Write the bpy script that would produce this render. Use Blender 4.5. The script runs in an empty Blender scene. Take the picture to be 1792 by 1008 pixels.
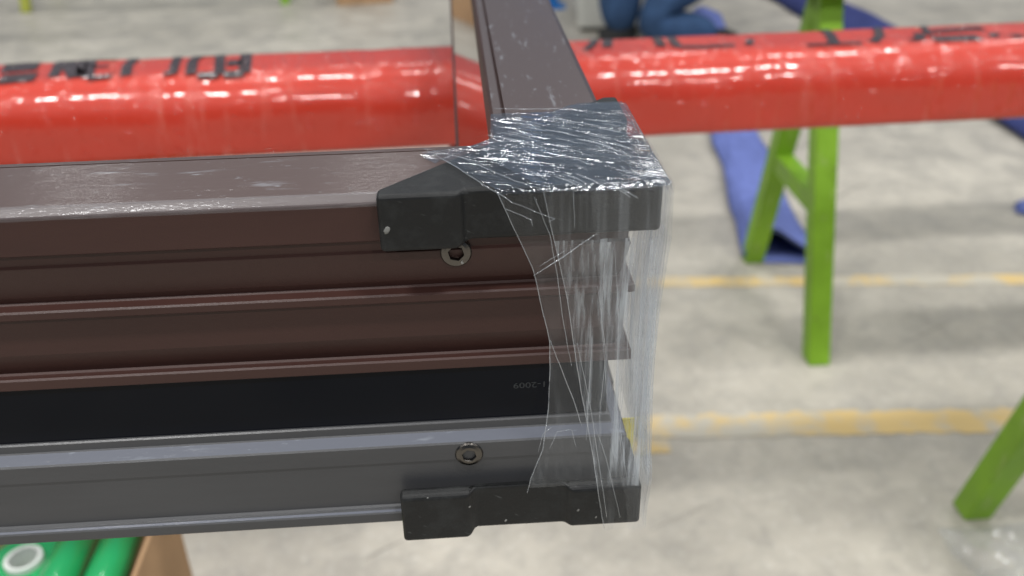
import bpy, bmesh, math, random
from mathutils import Vector, Matrix, noise

random.seed(7)
S = bpy.context.scene
COL = S.collection
ZO = 0.8435                      # height of the frame's top edge above the floor

# ------------------------------------------------------------------ camera
PITCH, YAW, ROLL = 0.5124, 0.0575, -0.0197
FPX = 1612.0
def cam_axes():
    cy, sy, cp, sp = math.cos(YAW), math.sin(YAW), math.cos(PITCH), math.sin(PITCH)
    f = Vector((sy*cp, cy*cp, -sp)); r = Vector((cy, -sy, 0)); u = r.cross(f)
    c, s = math.cos(ROLL), math.sin(ROLL)
    return f, c*r + s*u, -s*r + c*u
CF, CR, CU = cam_axes()
CAM = Vector((-0.0518, -0.2438, 0.1065 + ZO))
cd = bpy.data.cameras.new('camera')
cam = bpy.data.objects.new('camera', cd); COL.objects.link(cam)
m = Matrix((CR, CU, -CF)).transposed().to_4x4(); m.translation = CAM
cam.matrix_world = m
cd.sensor_width = 36.0; cd.lens = 36.0*FPX/1792.0
cd.clip_start = 0.01; cd.clip_end = 200
cd.dof.use_dof = True; cd.dof.focus_distance = 0.285; cd.dof.aperture_fstop = cd.lens/3.0
cd.dof.aperture_blades = 0
S.camera = cam

# ------------------------------------------------------------------ world and lamps of the hall
w = bpy.data.worlds.new('World'); S.world = w; w.use_nodes = True
bg = w.node_tree.nodes['Background']
bg.inputs[0].default_value = (0.66, 0.80, 1.0, 1); bg.inputs[1].default_value = 0.17
def lamp(x, y, z, e, sx=0.9, sy=0.3, colr=(1.0, 0.985, 0.96)):
    l = bpy.data.lights.new('hall_lamp', 'AREA'); l.shape = 'RECTANGLE'; l.size = sx; l.size_y = sy
    l.energy = e; l.color = colr
    o = bpy.data.objects.new('hall_lamp', l); COL.objects.link(o); o.location = (x, y, z)
LAMP_E = 72
for ix in range(-1, 3):
    for iy in range(-1, 4):
        lamp(-1.7 + ix*3.2 + (0.8 if iy % 2 else 0), -1.2 + iy*3.4, 5.2, LAMP_E*(1.15, 1.35, 0.9, 0.4, 0.3)[iy+1])
S.view_settings.view_transform = 'Standard'; S.view_settings.look = 'None'
S.view_settings.exposure = 0.0; S.view_settings.gamma = 1.0
S.render.engine = 'CYCLES'
S.cycles.max_bounces = 10; S.cycles.transparent_max_bounces = 24
S.cycles.transmission_bounces = 6; S.cycles.glossy_bounces = 5
S.cycles.sample_clamp_indirect = 6.0

# ------------------------------------------------------------------ helpers
def at(px, py, ax, v):           # a point of the photograph on the plane axis = v (world)
    d = CF + CR*((px-896)/FPX) - CU*((py-504)/FPX)
    return CAM + d*((v - CAM[ax])/d[ax])
def tag(o, label=None, cat=None, group=None, kind=None):
    if label: o['label'] = label
    if cat: o['category'] = cat
    if group: o['group'] = group
    if kind: o['kind'] = kind
    return o
def empty(name, loc=(0, 0, 0), rz=0.0):
    o = bpy.data.objects.new(name, None); COL.objects.link(o)
    o.location = loc; o.rotation_euler = (0, 0, rz); o.empty_display_size = 0.05
    return o
def obj(name, me, mat, parent=None, smooth=False):
    if isinstance(me, bmesh.types.BMesh):
        b = me; bmesh.ops.recalc_face_normals(b, faces=b.faces)
        me = bpy.data.meshes.new(name); b.to_mesh(me); b.free()
    if smooth:
        for p in me.polygons: p.use_smooth = True
    if mat is not None:
        if isinstance(mat, (list, tuple)):
            for k in mat: me.materials.append(k)
        else: me.materials.append(mat)
    o = bpy.data.objects.new(name, me); COL.objects.link(o)
    if parent: o.parent = parent
    return o
def pydata(name, v, f):
    me = bpy.data.meshes.new(name); me.from_pydata(v, [], f); me.update(); return me
def bevel(o, wd, seg=2, ang=30):
    md = o.modifiers.new('bevel', 'BEVEL'); md.width = wd; md.segments = seg
    md.limit_method = 'ANGLE'; md.angle_limit = math.radians(ang); md.harden_normals = False
    return o
def box_bm(x0, x1, y0, y1, z0, z1):
    b = bmesh.new(); bmesh.ops.create_cube(b, size=1)
    for v in b.verts:
        v.co = Vector((x0 if v.co.x < 0 else x1, y0 if v.co.y < 0 else y1, z0 if v.co.z < 0 else z1))
    return b
def bar_bm(a, c, wx, wy, up=(0, 0, 1), b=None):
    a, c = Vector(a), Vector(c); d = (c-a).normalized()
    s = d.cross(Vector(up))
    if s.length < 1e-4: s = Vector((1, 0, 0))
    s.normalize(); t = s.cross(d)
    b = b or bmesh.new()
    vs = []
    for p in (a, c):
        for i, j in ((-1, -1), (1, -1), (1, 1), (-1, 1)):
            vs.append(b.verts.new(p + s*i*wx/2 + t*j*wy/2))
    for q in ((0, 1, 2, 3), (7, 6, 5, 4), (0, 4, 5, 1), (1, 5, 6, 2), (2, 6, 7, 3), (3, 7, 4, 0)):
        b.faces.new([vs[k] for k in q])
    return b
def tube_mesh(name, pts, rads, n=8, cap=True):
    v, f = [], []
    pts = [Vector(p) for p in pts]
    if not isinstance(rads, (list, tuple)): rads = [rads]*len(pts)
    ref = Vector((0, 0, 1))
    for i, p in enumerate(pts):
        d = (pts[min(i+1, len(pts)-1)] - pts[max(i-1, 0)]).normalized()
        s = d.cross(ref)
        if s.length < 0.05: s = d.cross(Vector((1, 0, 0)))
        s.normalize(); t = s.cross(d)
        for k in range(n):
            a = 2*math.pi*k/n
            v.append(p + (s*math.cos(a) + t*math.sin(a))*rads[i])
    for i in range(len(pts)-1):
        for k in range(n):
            f.append((i*n+k, i*n+(k+1) % n, (i+1)*n+(k+1) % n, (i+1)*n+k))
    if cap:
        f.append(tuple(range(n-1, -1, -1))); f.append(tuple(range((len(pts)-1)*n, len(pts)*n)))
    return pydata(name, v, f)
def interp(tab, x):
    if x <= tab[0][0]: return tab[0][1]
    for (a, p), (b, q) in zip(tab, tab[1:]):
        if x <= b: return p + (q-p)*(x-a)/(b-a)
    return tab[-1][1]
def lerp(a, b, t): return a + (b-a)*t
def text_mesh(name, s, size):
    cu = bpy.data.curves.new(name, 'FONT'); cu.body = s; cu.size = size; cu.align_x = 'CENTER'; cu.align_y = 'CENTER'
    cu.resolution_u = 3
    o = bpy.data.objects.new('tmp', cu); COL.objects.link(o)
    dg = bpy.context.evaluated_depsgraph_get()
    me = bpy.data.meshes.new_from_object(o.evaluated_get(dg)); me.name = name
    bpy.data.objects.remove(o); return me

# ------------------------------------------------------------------ materials
class NT:
    def __init__(s, name):
        s.m = bpy.data.materials.new(name); s.m.use_nodes = True
        s.t = s.m.node_tree; s.t.nodes.clear()
        s.out = s.n('ShaderNodeOutputMaterial')
    def n(s, typ, **kw):
        nd = s.t.nodes.new(typ)
        for k, v in kw.items(): setattr(nd, k, v)
        return nd
    def l(s, a, b): s.t.links.new(a, b)
    def coord(s, scale=(1, 1, 1), rot=(0, 0, 0), kind='Object'):
        c = s.n('ShaderNodeTexCoord'); mp = s.n('ShaderNodeMapping')
        mp.vector_type = 'TEXTURE'          # rotates first, then stretches
        mp.inputs['Scale'].default_value = [1.0/k for k in scale]; mp.inputs['Rotation'].default_value = rot
        s.l(c.outputs[kind], mp.inputs[0]); return mp.outputs[0]
    def noise(s, vec, scale=1.0, detail=3, rough=0.55, dist=0.0):
        nd = s.n('ShaderNodeTexNoise'); nd.inputs['Scale'].default_value = scale
        nd.inputs['Detail'].default_value = detail; nd.inputs['Roughness'].default_value = rough
        nd.inputs['Distortion'].default_value = dist
        s.l(vec, nd.inputs['Vector']); return nd.outputs['Fac']
    def ramp(s, fac, stops, mode='LINEAR'):
        r = s.n('ShaderNodeValToRGB'); e = r.color_ramp; e.interpolation = mode
        while len(e.elements) < len(stops): e.elements.new(0.5)
        for k, (p, c) in zip(e.elements, stops):
            k.position = p; k.color = c if isinstance(c, tuple) else (c, c, c, 1)
        s.l(fac, r.inputs[0]); return r.outputs[0]
    def mix(s, fac, a, b, mode='MIX'):
        nd = s.n('ShaderNodeMix', data_type='RGBA', blend_type=mode)
        for val, i in ((fac, 0), (a, 6), (b, 7)):
            if hasattr(val, 'is_output'): s.l(val, nd.inputs[i])
            else: nd.inputs[i].default_value = val
        return nd.outputs[2]
    def math(s, op, a, b=0.0):
        nd = s.n('ShaderNodeMath', operation=op)
        for i, val in enumerate((a, b)):
            if hasattr(val, 'is_output'): s.l(val, nd.inputs[i])
            else: nd.inputs[i].default_value = val
        return nd.outputs[0]
    def bump(s, h, strength=0.3, dist=0.001, normal=None):
        nd = s.n('ShaderNodeBump'); nd.inputs['Strength'].default_value = strength
        nd.inputs['Distance'].default_value = dist; s.l(h, nd.inputs['Height'])
        if normal is not None: s.l(normal, nd.inputs['Normal'])
        return nd.outputs[0]
    def pbsdf(s, **kw):
        p = s.n('ShaderNodeBsdfPrincipled')
        for k, v in kw.items():
            k = k.replace('_', ' ')
            if hasattr(v, 'is_output'): s.l(v, p.inputs[k])
            else: p.inputs[k].default_value = v
        return p
    def done(s, shader): s.l(shader, s.out.inputs['Surface']); return s.m

def C(r, g, b): return (r, g, b, 1)

def mat_powder(name, c, rough=0.42, spec=0.5, grain=1.0):
    t = NT(name); v = t.coord()
    g = t.noise(v, 2200, 2, 0.6); big = t.noise(t.coord((8, 60, 60)), 1.0, 3)
    col = t.mix(t.ramp(big, [(0.3, 0.0), (0.75, 1.0)]), C(*[k*0.88 for k in c]), C(*[min(1, k*1.12) for k in c]))
    p = t.pbsdf(Base_Color=col, Roughness=t.ramp(g, [(0.3, rough*0.85), (0.7, rough*1.2)]), Specular_IOR_Level=spec,
                Normal=t.bump(g, 0.10*grain, 0.0002))
    return t.done(p.outputs[0])

def mat_filmed(name, c, ax=0, coat=0.45):         # powder coat under a thin clear protective foil with bubbles and rubs
    t = NT(name); v = t.coord()
    g = t.noise(v, 1800, 2, 0.6)
    rub = t.noise(t.coord((40, 260, 260) if ax == 0 else (260, 40, 260)), 1.0, 4, 0.6)
    rubm = t.ramp(rub, [(0.62, 0.0), (0.70, 1.0)])
    sp = t.noise(t.coord((150, 420, 420) if ax == 0 else (420, 150, 420)), 1.0, 3, 0.7)
    spm = t.ramp(sp, [(0.66, 0.0), (0.72, 1.0)])
    msk = t.math('MAXIMUM', t.math('MULTIPLY', rubm, 0.30), t.math('MULTIPLY', spm, 0.34))
    col = t.mix(msk, C(*c), C(0.36, 0.39, 0.43))
    h = t.math('ADD', t.math('MULTIPLY', rub, 0.6), t.math('MULTIPLY', sp, 0.5))
    p = t.pbsdf(Base_Color=col, Roughness=0.38, Specular_IOR_Level=0.45, Normal=t.bump(g, 0.08, 0.0002),
                Coat_Weight=coat, Coat_Roughness=0.14, Coat_Normal=t.bump(h, 0.28, 0.0012))
    return t.done(p.outputs[0])

def mat_gloss(name, c, rough=0.06, spec=0.6, coat=0.0):
    t = NT(name); h = t.noise(t.coord((12, 4, 12)), 1.0, 2)
    p = t.pbsdf(Base_Color=C(*c), Roughness=rough, Specular_IOR_Level=spec, Coat_Weight=coat, Coat_Roughness=0.04,
                Normal=t.bump(h, 0.05, 0.001))
    return t.done(p.outputs[0])

def mat_plastic(name, c):
    t = NT(name); v = t.coord()
    g = t.noise(v, 900, 3, 0.65); s = t.noise(v, 120, 4, 0.7); sc = t.noise(t.coord((60, 900, 900), (0.3, 0.5, 0.2)), 1.0, 2)
    dust = t.ramp(s, [(0.48, 0.0), (0.78, 1.0)])
    col = t.mix(t.math('MULTIPLY', dust, 0.45), C(*c), C(0.042, 0.045, 0.045))
    col = t.mix(t.math('MULTIPLY', t.ramp(sc, [(0.70, 0.0), (0.76, 1.0)]), 0.30), col, C(0.14, 0.15, 0.15))
    p = t.pbsdf(Base_Color=col, Roughness=t.ramp(s, [(0.3, 0.36), (0.7, 0.56)]), Specular_IOR_Level=0.33,
                Normal=t.bump(t.math('ADD', g, t.math('MULTIPLY', s, 0.8)), 0.22, 0.0004))
    return t.done(p.outputs[0])

def mat_metal(name, c, rough):
    t = NT(name); g = t.noise(t.coord(), 1500, 3)
    p = t.pbsdf(Base_Color=C(*c), Metallic=1.0, Roughness=rough, Normal=t.bump(g, 0.12, 0.0003))
    return t.done(p.outputs[0])

def mat_flat(name, c, rough=0.6, var=0.15, scale=30, bump=0.1, spec=0.4):
    t = NT(name); v = t.coord(); a = t.noise(v, scale, 4, 0.6)
    col = t.mix(t.ramp(a, [(0.3, 0.0), (0.7, 1.0)]), C(*[k*(1-var) for k in c]), C(*[min(1, k*(1+var)) for k in c]))
    p = t.pbsdf(Base_Color=col, Roughness=rough, Specular_IOR_Level=spec, Normal=t.bump(t.noise(v, scale*6, 3), bump, 0.002))
    return t.done(p.outputs[0])

def mat_paint(name, c):
    t = NT(name); v = t.coord()
    a = t.noise(v, 9, 5, 0.65); b = t.noise(t.coord((60, 60, 14)), 1.0, 4, 0.7); d = t.noise(v, 45, 4, 0.75)
    col = t.mix(t.ramp(a, [(0.3, 0.0), (0.7, 1.0)]), C(*[k*0.78 for k in c]), C(*[min(1, k*1.18) for k in c]))
    col = t.mix(t.math('MULTIPLY', t.ramp(b, [(0.60, 0.0), (0.70, 1.0)]), 0.5), col, C(0.34, 0.42, 0.16))
    col = t.mix(t.math('MULTIPLY', t.ramp(d, [(0.66, 0.0), (0.70, 1.0)]), 0.8), col, C(0.10, 0.075, 0.05))
    p = t.pbsdf(Base_Color=col, Roughness=t.ramp(a, [(0.3, 0.35), (0.7, 0.6)]), Specular_IOR_Level=0.4, Normal=t.bump(t.math('ADD', a, d), 0.2, 0.003))
    return t.done(p.outputs[0])

def mat_stretch(name, rot, across, along, haze, streak, lo=0.52, hi=0.72, bdist=0.0003, rough=0.10, refl=1.0):
    """thin clear stretch foil: clear where taut, shiny on its pleats, milky along stretched folds"""
    t = NT(name)
    v = t.coord((along, across, across), rot)
    a = t.noise(v, 1.0, 3, 0.55, 0.35); b = t.noise(v, 2.7, 2, 0.5, 0.2)
    wide = t.noise(t.coord((45, 45, 45)), 1.0, 3, 0.6)
    wm = t.ramp(wide, [(0.36, 0.45), (0.60, 1.0)])
    ridge = t.math('ADD', t.ramp(a, [(0.50, 0.0), (0.66, 1.0)], 'EASE'), t.math('MULTIPLY', t.ramp(b, [(0.54, 0.0), (0.68, 1.0)], 'EASE'), 0.4))
    h = t.math('ADD', t.math('MULTIPLY', ridge, wm), t.math('MULTIPLY', wide, 0.3))
    nrm = t.bump(h, 1.0, bdist)
    gl = t.n('ShaderNodeBsdfGlossy'); gl.inputs['Roughness'].default_value = rough; t.l(nrm, gl.inputs['Normal'])
    gl.inputs[0].default_value = (0.93, 0.96, 1.0, 1)
    tr = t.n('ShaderNodeBsdfTransparent'); tr.inputs[0].default_value = (0.985, 0.99, 1.0, 1)
    ge = t.n('ShaderNodeNewGeometry'); dt = t.n('ShaderNodeVectorMath', operation='DOT_PRODUCT')
    t.l(nrm, dt.inputs[0]); t.l(ge.outputs['Incoming'], dt.inputs[1])
    co = t.math('SUBTRACT', 1.0, t.math('MINIMUM', t.math('ABSOLUTE', dt.outputs['Value']), 1.0))
    fres = t.math('ADD', t.math('MULTIPLY', t.math('POWER', co, 5.0), 0.9), 0.07)   # both faces of a thin sheet, whichever side is seen
    m1 = t.n('ShaderNodeMixShader'); t.l(t.math('MINIMUM', t.math('MULTIPLY', fres, refl), 0.6), m1.inputs[0])
    t.l(tr.outputs[0], m1.inputs[1]); t.l(gl.outputs[0], m1.inputs[2])
    df = t.n('ShaderNodeBsdfDiffuse'); df.inputs[0].default_value = (0.76, 0.80, 0.83, 1)
    tl = t.n('ShaderNodeBsdfTranslucent'); tl.inputs[0].default_value = (0.76, 0.80, 0.83, 1)
    m2 = t.n('ShaderNodeMixShader'); m2.inputs[0].default_value = 0.45
    t.l(df.outputs[0], m2.inputs[1]); t.l(tl.outputs[0], m2.inputs[2])
    st = t.ramp(t.math('ADD', t.math('MULTIPLY', a, 0.6), t.math('MULTIPLY', b, 0.4)), [(lo, 0.0), (hi, 1.0)])
    st = t.math('MULTIPLY', st, wm)
    k = t.math('ADD', t.math('MULTIPLY', st, streak), haze)
    m3 = t.n('ShaderNodeMixShader'); t.l(k, m3.inputs[0]); t.l(m1.outputs[0], m3.inputs[1]); t.l(m2.outputs[0], m3.inputs[2])
    return t.done(m3.outputs[0])

def mat_red(name, c):
    t = NT(name)
    a = t.noise(t.coord((80, 10, 10), (0.0, 0.0, 0.12)), 1.0, 3, 0.6, 0.6)      # creases running round the bundle
    b = t.noise(t.coord((26, 22, 22)), 1.0, 3, 0.6, 0.5)
    fine = t.noise(t.coord((120, 120, 120)), 1.0, 2, 0.5, 0.4)
    cr = t.ramp(a, [(0.56, 0.0), (0.70, 1.0)], 'EASE'); dot = t.ramp(fine, [(0.58, 0.0), (0.74, 1.0)], 'EASE')
    h = t.math('ADD', t.math('MULTIPLY', cr, 0.9), t.math('ADD', t.math('MULTIPLY', b, 0.35), t.math('MULTIPLY', dot, 0.75)))
    mil = t.math('MULTIPLY', t.ramp(a, [(0.58, 0.0), (0.80, 1.0)]), 0.25)
    col = t.mix(mil, C(*c), C(0.70, 0.30, 0.24))
    p = t.pbsdf(Base_Color=col, Roughness=0.42, Specular_IOR_Level=0.3, Coat_Weight=1.0, Coat_Roughness=0.03, Coat_IOR=1.5,
                Coat_Normal=t.bump(h, 1.0, 0.0028), Normal=t.bump(b, 0.15, 0.004))
    return t.done(p.outputs[0])

def mat_floor():
    t = NT('concrete')
    v = t.coord(kind='Object')
    big = t.noise(v, 1.1, 5, 0.6, 0.4); mid = t.noise(v, 7, 6, 0.68, 0.3); fine = t.noise(v, 60, 5, 0.7)
    col = t.mix(t.ramp(big, [(0.32, 0.0), (0.68, 1.0)]), C(0.36, 0.335, 0.285), C(0.53, 0.495, 0.425))
    col = t.mix(t.math('MULTIPLY', t.ramp(mid, [(0.40, 1.0), (0.58, 0.0)]), 0.45), col, C(0.26, 0.245, 0.215))
    col = t.mix(t.math('MULTIPLY', t.ramp(fine, [(0.52, 0.0), (0.72, 1.0)]), 0.35), col, C(0.66, 0.64, 0.58))
    m2 = t.noise(v, 24, 5, 0.7, 0.5); crk = t.noise(t.coord((1.6, 22, 1), (0, 0, 0.5)), 1.0, 5, 0.7, 1.2)
    col = t.mix(t.math('MULTIPLY', t.ramp(m2, [(0.36, 1.0), (0.50, 0.0)]), 0.45), col, C(0.29, 0.275, 0.245))
    col = t.mix(t.math('MULTIPLY', t.ramp(crk, [(0.655, 0.0), (0.68, 1.0)]), 0.55), col, C(0.17, 0.16, 0.14))
    st = t.noise(t.coord((0.35, 1.3, 1), (0, 0, 0.15)), 1.0, 4, 0.5, 0.9)
    col = t.mix(t.math('MULTIPLY', t.ramp(st, [(0.52, 0.0), (0.64, 1.0)]), 0.5), col, C(0.20, 0.19, 0.165))
    p = t.pbsdf(Base_Color=col, Roughness=t.ramp(mid, [(0.35, 0.34), (0.7, 0.75)]), Specular_IOR_Level=0.45,
                Normal=t.bump(t.math('ADD', mid, t.math('MULTIPLY', fine, 0.5)), 0.35, 0.006))
    return t.done(p.outputs[0])

def mat_line():
    t = NT('worn_yellow_paint'); v = t.coord()
    a = t.noise(v, 16, 5, 0.7, 0.3); b = t.noise(v, 3.5, 3)
    col = t.mix(t.ramp(t.math('ADD', t.math('MULTIPLY', a, 0.6), t.math('MULTIPLY', b, 0.4)), [(0.45, 0.0), (0.56, 1.0)]),
                C(0.62, 0.45, 0.19), C(0.47, 0.44, 0.37))
    p = t.pbsdf(Base_Color=col, Roughness=0.6, Normal=t.bump(a, 0.2, 0.003))
    return t.done(p.outputs[0])

BROWN = (0.050, 0.022, 0.018)
M = dict(
    brown=mat_powder('brown_powder_coat', BROWN, 0.40, 0.35, 2.0),
    brown_film=mat_filmed('brown_coat_under_clear_foil', (0.074, 0.046, 0.040)),
    brown_film_side=mat_filmed('brown_coat_under_foil_side', (0.070, 0.050, 0.047), 1, 0.6),
    grey_sheen=mat_filmed('grey_foil_painted_sheen', (0.125, 0.135, 0.165), 0, 0.7),  # foiled bevel and ledge; ceiling reflection painted into the lighter bluish base colour
    brown_gloss=mat_gloss('brown_coat_under_taut_foil', (0.060, 0.040, 0.035), 0.05, 0.6, 0.4),
    black=mat_gloss('black_polyamide', (0.0030, 0.0045, 0.009), 0.10, 0.14),
    grey=mat_powder('grey_powder_coat', (0.057, 0.058, 0.062), 0.34, 0.5, 1.6),
    cap=mat_plastic('black_moulded_plastic', (0.009, 0.0095, 0.010)),
    steel=mat_metal('dark_steel', (0.13, 0.12, 0.11), 0.24),
    socket=mat_metal('socket_steel', (0.55, 0.50, 0.43), 0.25),
    ink=mat_flat('grey_ink', (0.05, 0.055, 0.06), 0.6, 0.1),
    scuff=mat_flat('scuffed_plastic', (0.20, 0.20, 0.19), 0.6, 0.3, 300),
    pale_ink=mat_flat('pale_stamp', (0.45, 0.45, 0.44), 0.4, 0.1),
    film_top=mat_stretch('stretch_foil_top', (0, 0, -0.40), 250, 22, 0.0, 0.06, 0.54, 0.74, 0.00036, 0.10, 2.7),
    film_front=mat_stretch('stretch_foil_front', (0, math.pi/2, 0), 190, 22, 0.028, 0.12, 0.50, 0.68, 0.00034, 0.10, 0.6),
    film_side=mat_stretch('stretch_foil_side', (0, math.pi/2, 0), 330, 6, 0.05, 0.56, 0.47, 0.62, 0.00030, 0.12, 0.5),
    film_cling=mat_stretch('stretch_foil_clinging', (0, math.pi/2, 0), 260, 14, 0.006, 0.10, 0.50, 0.66, 0.00030, 0.09, 0.45),
    fold=mat_stretch('stretch_foil_fold', (0, 0, 0), 300, 300, 0.14, 0.24, 0.4, 0.7, 0.0003, 0.1, 2.0),
    red=mat_red('red_wrapping_foil', (0.53, 0.036, 0.016)),
    black_print=None,
    green=mat_paint('worn_green_paint', (0.190, 0.370, 0.020)),
    olive=mat_flat('yellow_green_paint', (0.34, 0.36, 0.05), 0.5, 0.15, 12, 0.15),
    blue=mat_flat('blue_fabric', (0.135, 0.175, 0.44), 0.75, 0.12, 25, 0.2, 0.2),
    navy=mat_flat('dark_blue_fabric', (0.040, 0.052, 0.17), 0.7, 0.12, 20, 0.2, 0.2),
    denim=mat_flat('blue_work_cloth', (0.032, 0.068, 0.145), 0.8, 0.25, 14, 0.3, 0.2),
    skin=mat_flat('skin', (0.50, 0.30, 0.21), 0.55, 0.08, 30, 0.05),
    hair=mat_flat('dark_hair', (0.015, 0.012, 0.010), 0.5, 0.2, 60, 0.3),
    white=mat_flat('off_white_panel', (0.60, 0.60, 0.55), 0.5, 0.06, 6, 0.05),
    blue_paint=mat_flat('blue_paint', (0.02, 0.17, 0.48), 0.4, 0.1, 8, 0.05),
    card=mat_flat('cardboard', (0.43, 0.27, 0.15), 0.8, 0.18, 9, 0.2, 0.2),
    roll=mat_gloss('green_plastic_foil', (0.015, 0.33, 0.10), 0.18, 0.5, 0.6),
    core=mat_flat('pale_tube', (0.62, 0.66, 0.62), 0.6, 0.06, 20, 0.05),
    yellow=mat_flat('yellow_tape', (0.80, 0.66, 0.03), 0.4, 0.05, 40, 0.05),
    rubber=mat_flat('black_rubber', (0.02, 0.02, 0.02), 0.8, 0.2, 30, 0.2),
    floor=mat_floor(), line=mat_line())
M['black_print'] = mat_red('black_print_on_foil', (0.030, 0.012, 0.012))

# ------------------------------------------------------------------ the floor
n = 60
fl = obj('floor', pydata('floor', [(-14, -6, 0), (16, -6, 0), (16, 22, 0), (-14, 22, 0)], [(0, 1, 2, 3)]), M['floor'])
tag(fl, kind='structure')
def floor_line(pts, wid):
    v, f = [], []
    rnd = random.Random(len(pts)*7+int(wid*1000))
    N = 90
    for i in range(N+1):
        t = i/N
        p = Vector(pts[0]).lerp(Vector(pts[1]), t)
        v.append((p.x, p.y - wid/2*(1+rnd.uniform(-.14, .14)), 0.0012)); v.append((p.x, p.y + wid/2*(1+rnd.uniform(-.14, .14)), 0.0012))
        if i and not (0.615 < t < 0.628 and wid > 0.05): f.append((2*i-2, 2*i, 2*i+1, 2*i-1))
    o = obj('floor_line', pydata('floor_line', v, f), M['line']); tag(o, kind='structure'); return o
a, b = at(1140, 494, 2, 0), at(1792, 490, 2, 0); d = b-a
floor_line(((a-d*2).to_tuple(), (b+d*2).to_tuple()), 0.042)
a, b = at(1140, 747, 2, 0), at(1792, 735, 2, 0); d = b-a
floor_line((a-d*0.02, b+d*1.2), 0.062)
a, b = at(1090, 783, 2, 0), at(1172, 781, 2, 0)
floor_line((a, b), 0.034)

# ------------------------------------------------------------------ the window frame
frame = empty('window_frame', (0, 0, ZO))
tag(frame, 'brown and grey aluminium window frame corner with black insulating strip, lying on red wrapped beam', 'window frame')
LX, LY = 1.05, 1.35
def sweep(name, prof, which, mats, parent, closed=True, matid=None, lx=None, ly=None):
    """prof: (outward offset, z) points; front rail runs to the mitre, side rail from the mitre backwards"""
    k = len(prof); v, f = [], []
    st = [lambda o: (-(lx or LX), -o), lambda o: (o, -o)] if which == 'front' else [lambda o: (o, -o), lambda o: (o, ly or LY)]
    for s in st:
        for o, z in prof:
            x, y = s(o); v.append((x, y, z))
    mi = []
    for i in range(k if closed else k-1):
        j = (i+1) % k; f.append((i, j, k+j, k+i)); mi.append(matid(i) if matid else 0)
    if closed:
        e = tuple(range(k)) if which == 'front' else tuple(range(2*k-1, k-1, -1))
        f.append(e); mi.append(0)
    me = pydata(name, v, f)
    b = bmesh.new(); b.from_mesh(me); bmesh.ops.recalc_face_normals(b, faces=b.faces); b.to_mesh(me); b.free()
    o = obj(name, me, mats, parent)
    for p, q in zip(o.data.polygons, mi): p.material_index = q
    return o
brown_prof = [(-.0525, -.0602), (-.0532, -.0600), (-.0534, -.0555), (-.0525, -.0550), (-.0415, -.0035), (-.0402, -.0004), (-.0392, .0006), (-.0362, .0008), (-.0360, -.0008),
              (-.0352, -.0008), (-.0350, .0010), (-.0024, .0010), (-.0002, -.0006), (0, -.0010), (0, -.0128), (-.0006, -.0133), (-.0022, -.0135), (-.0024, -.0172),
              (-.0016, -.0178), (-.0016, -.0182), (-.0026, -.0230), (-.0038, -.0285), (-.0046, -.0306), (-.0040, -.0312), (-.0006, -.0314), (0, -.0319), (0, -.0340),
              (-.0004, -.0345), (-.0018, -.0347), (-.0022, -.0352), (-.0026, -.0480), (-.0040, -.0535), (-.0046, -.0556), (-.0040, -.0562), (-.0006, -.0553), (0, -.0558),
              (0, -.0590), (-.0005, -.0595), (-.0080, -.0597)]
def mid_brown(i):
    if i in (10, 11, 6): return 1
    if i == 3: return 2
    return 0
black_prof = [(-.046, -.0602), (-.0062, -.0602), (-.0062, -.0840), (-.046, -.0840)]
grey_prof = [(-.0525, -.0842), (-.0056, -.0842), (-.0050, -.0846), (-.0048, -.0872), (-.0044, -.0876), (-.0006, -.0893), (0, -.0898), (0, -.0962), (-.00035, -.0964),
             (-.00035, -.1146), (.0003, -.1152), (.0010, -.11545), (.0012, -.1157), (.0020, -.1160), (.0024, -.1165), (.0024, -.1200), (.0020, -.1205), (-.0525, -.1205)]
for which in ('front', 'side'):
    rl = sweep(which+'_rail', brown_prof, which, [M['brown'], M['brown_film' if which == 'front' else 'brown_film_side'], M['brown_gloss']], frame, matid=mid_brown)
    tag(rl, 'brown upper rail under clear protective foil')
    tb = sweep('insulating_strip', black_prof, which, M['black'], frame); tag(tb, 'black plastic insulating strip')
    gr = sweep('lower_rail', grey_prof, which, [M['grey'], M['grey_sheen']], frame, matid=lambda i: 1 if i in (4, 12) else 0); tag(gr, 'grey lower aluminium rail')
    if which == 'front':
        strip_front = tb
# a clear foil wrapped over the front edge of the brown rail, its cut edge slightly crinkled
v, f = [], []
N = 160
for i in range(N+1):
    x = -0.60 + (0.60-0.074)*i/N
    j = noise.noise(Vector((x*70, 0, 0)))*.00010
    for (yy, zz) in ((.0034, .00125), (.0021, .00115), (-.00025, -.0005), (-.00045, -.0017 + j)):
        v.append((x, yy + noise.noise(Vector((x*60, yy*900, 3)))*.00005, zz + noise.noise(Vector((x*60, yy*900, 9)))*.00005))
    if i:
        for k in range(3): f.append((4*i-4+k, 4*i+k, 4*i+k+1, 4*i-4+k+1))
foil_edge = obj('foil_edge', pydata('foil_edge', v, f), mat_stretch('foil_edge', (0, 0, 0), 500, 60, 0.055, 0.08, 0.5, 0.7, 0.0001, 0.5, 0.45), frame, True)
# printed number, upside down on the strip
tm = text_mesh('printed_number', '1-2009', 0.0036)
tx = obj('printed_number', tm, M['ink'], strip_front)
p = at(918, 673, 1, 0.0062)
tx.matrix_local = Matrix.Translation((p.x+.0018, 0.0060, p.z - ZO)) @ Matrix.Rotation(math.radians(90), 4, 'X') @ Matrix.Rotation(math.radians(180), 4, 'Z') @ Matrix.Diagonal((1.12, .88, 1, 1))
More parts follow.
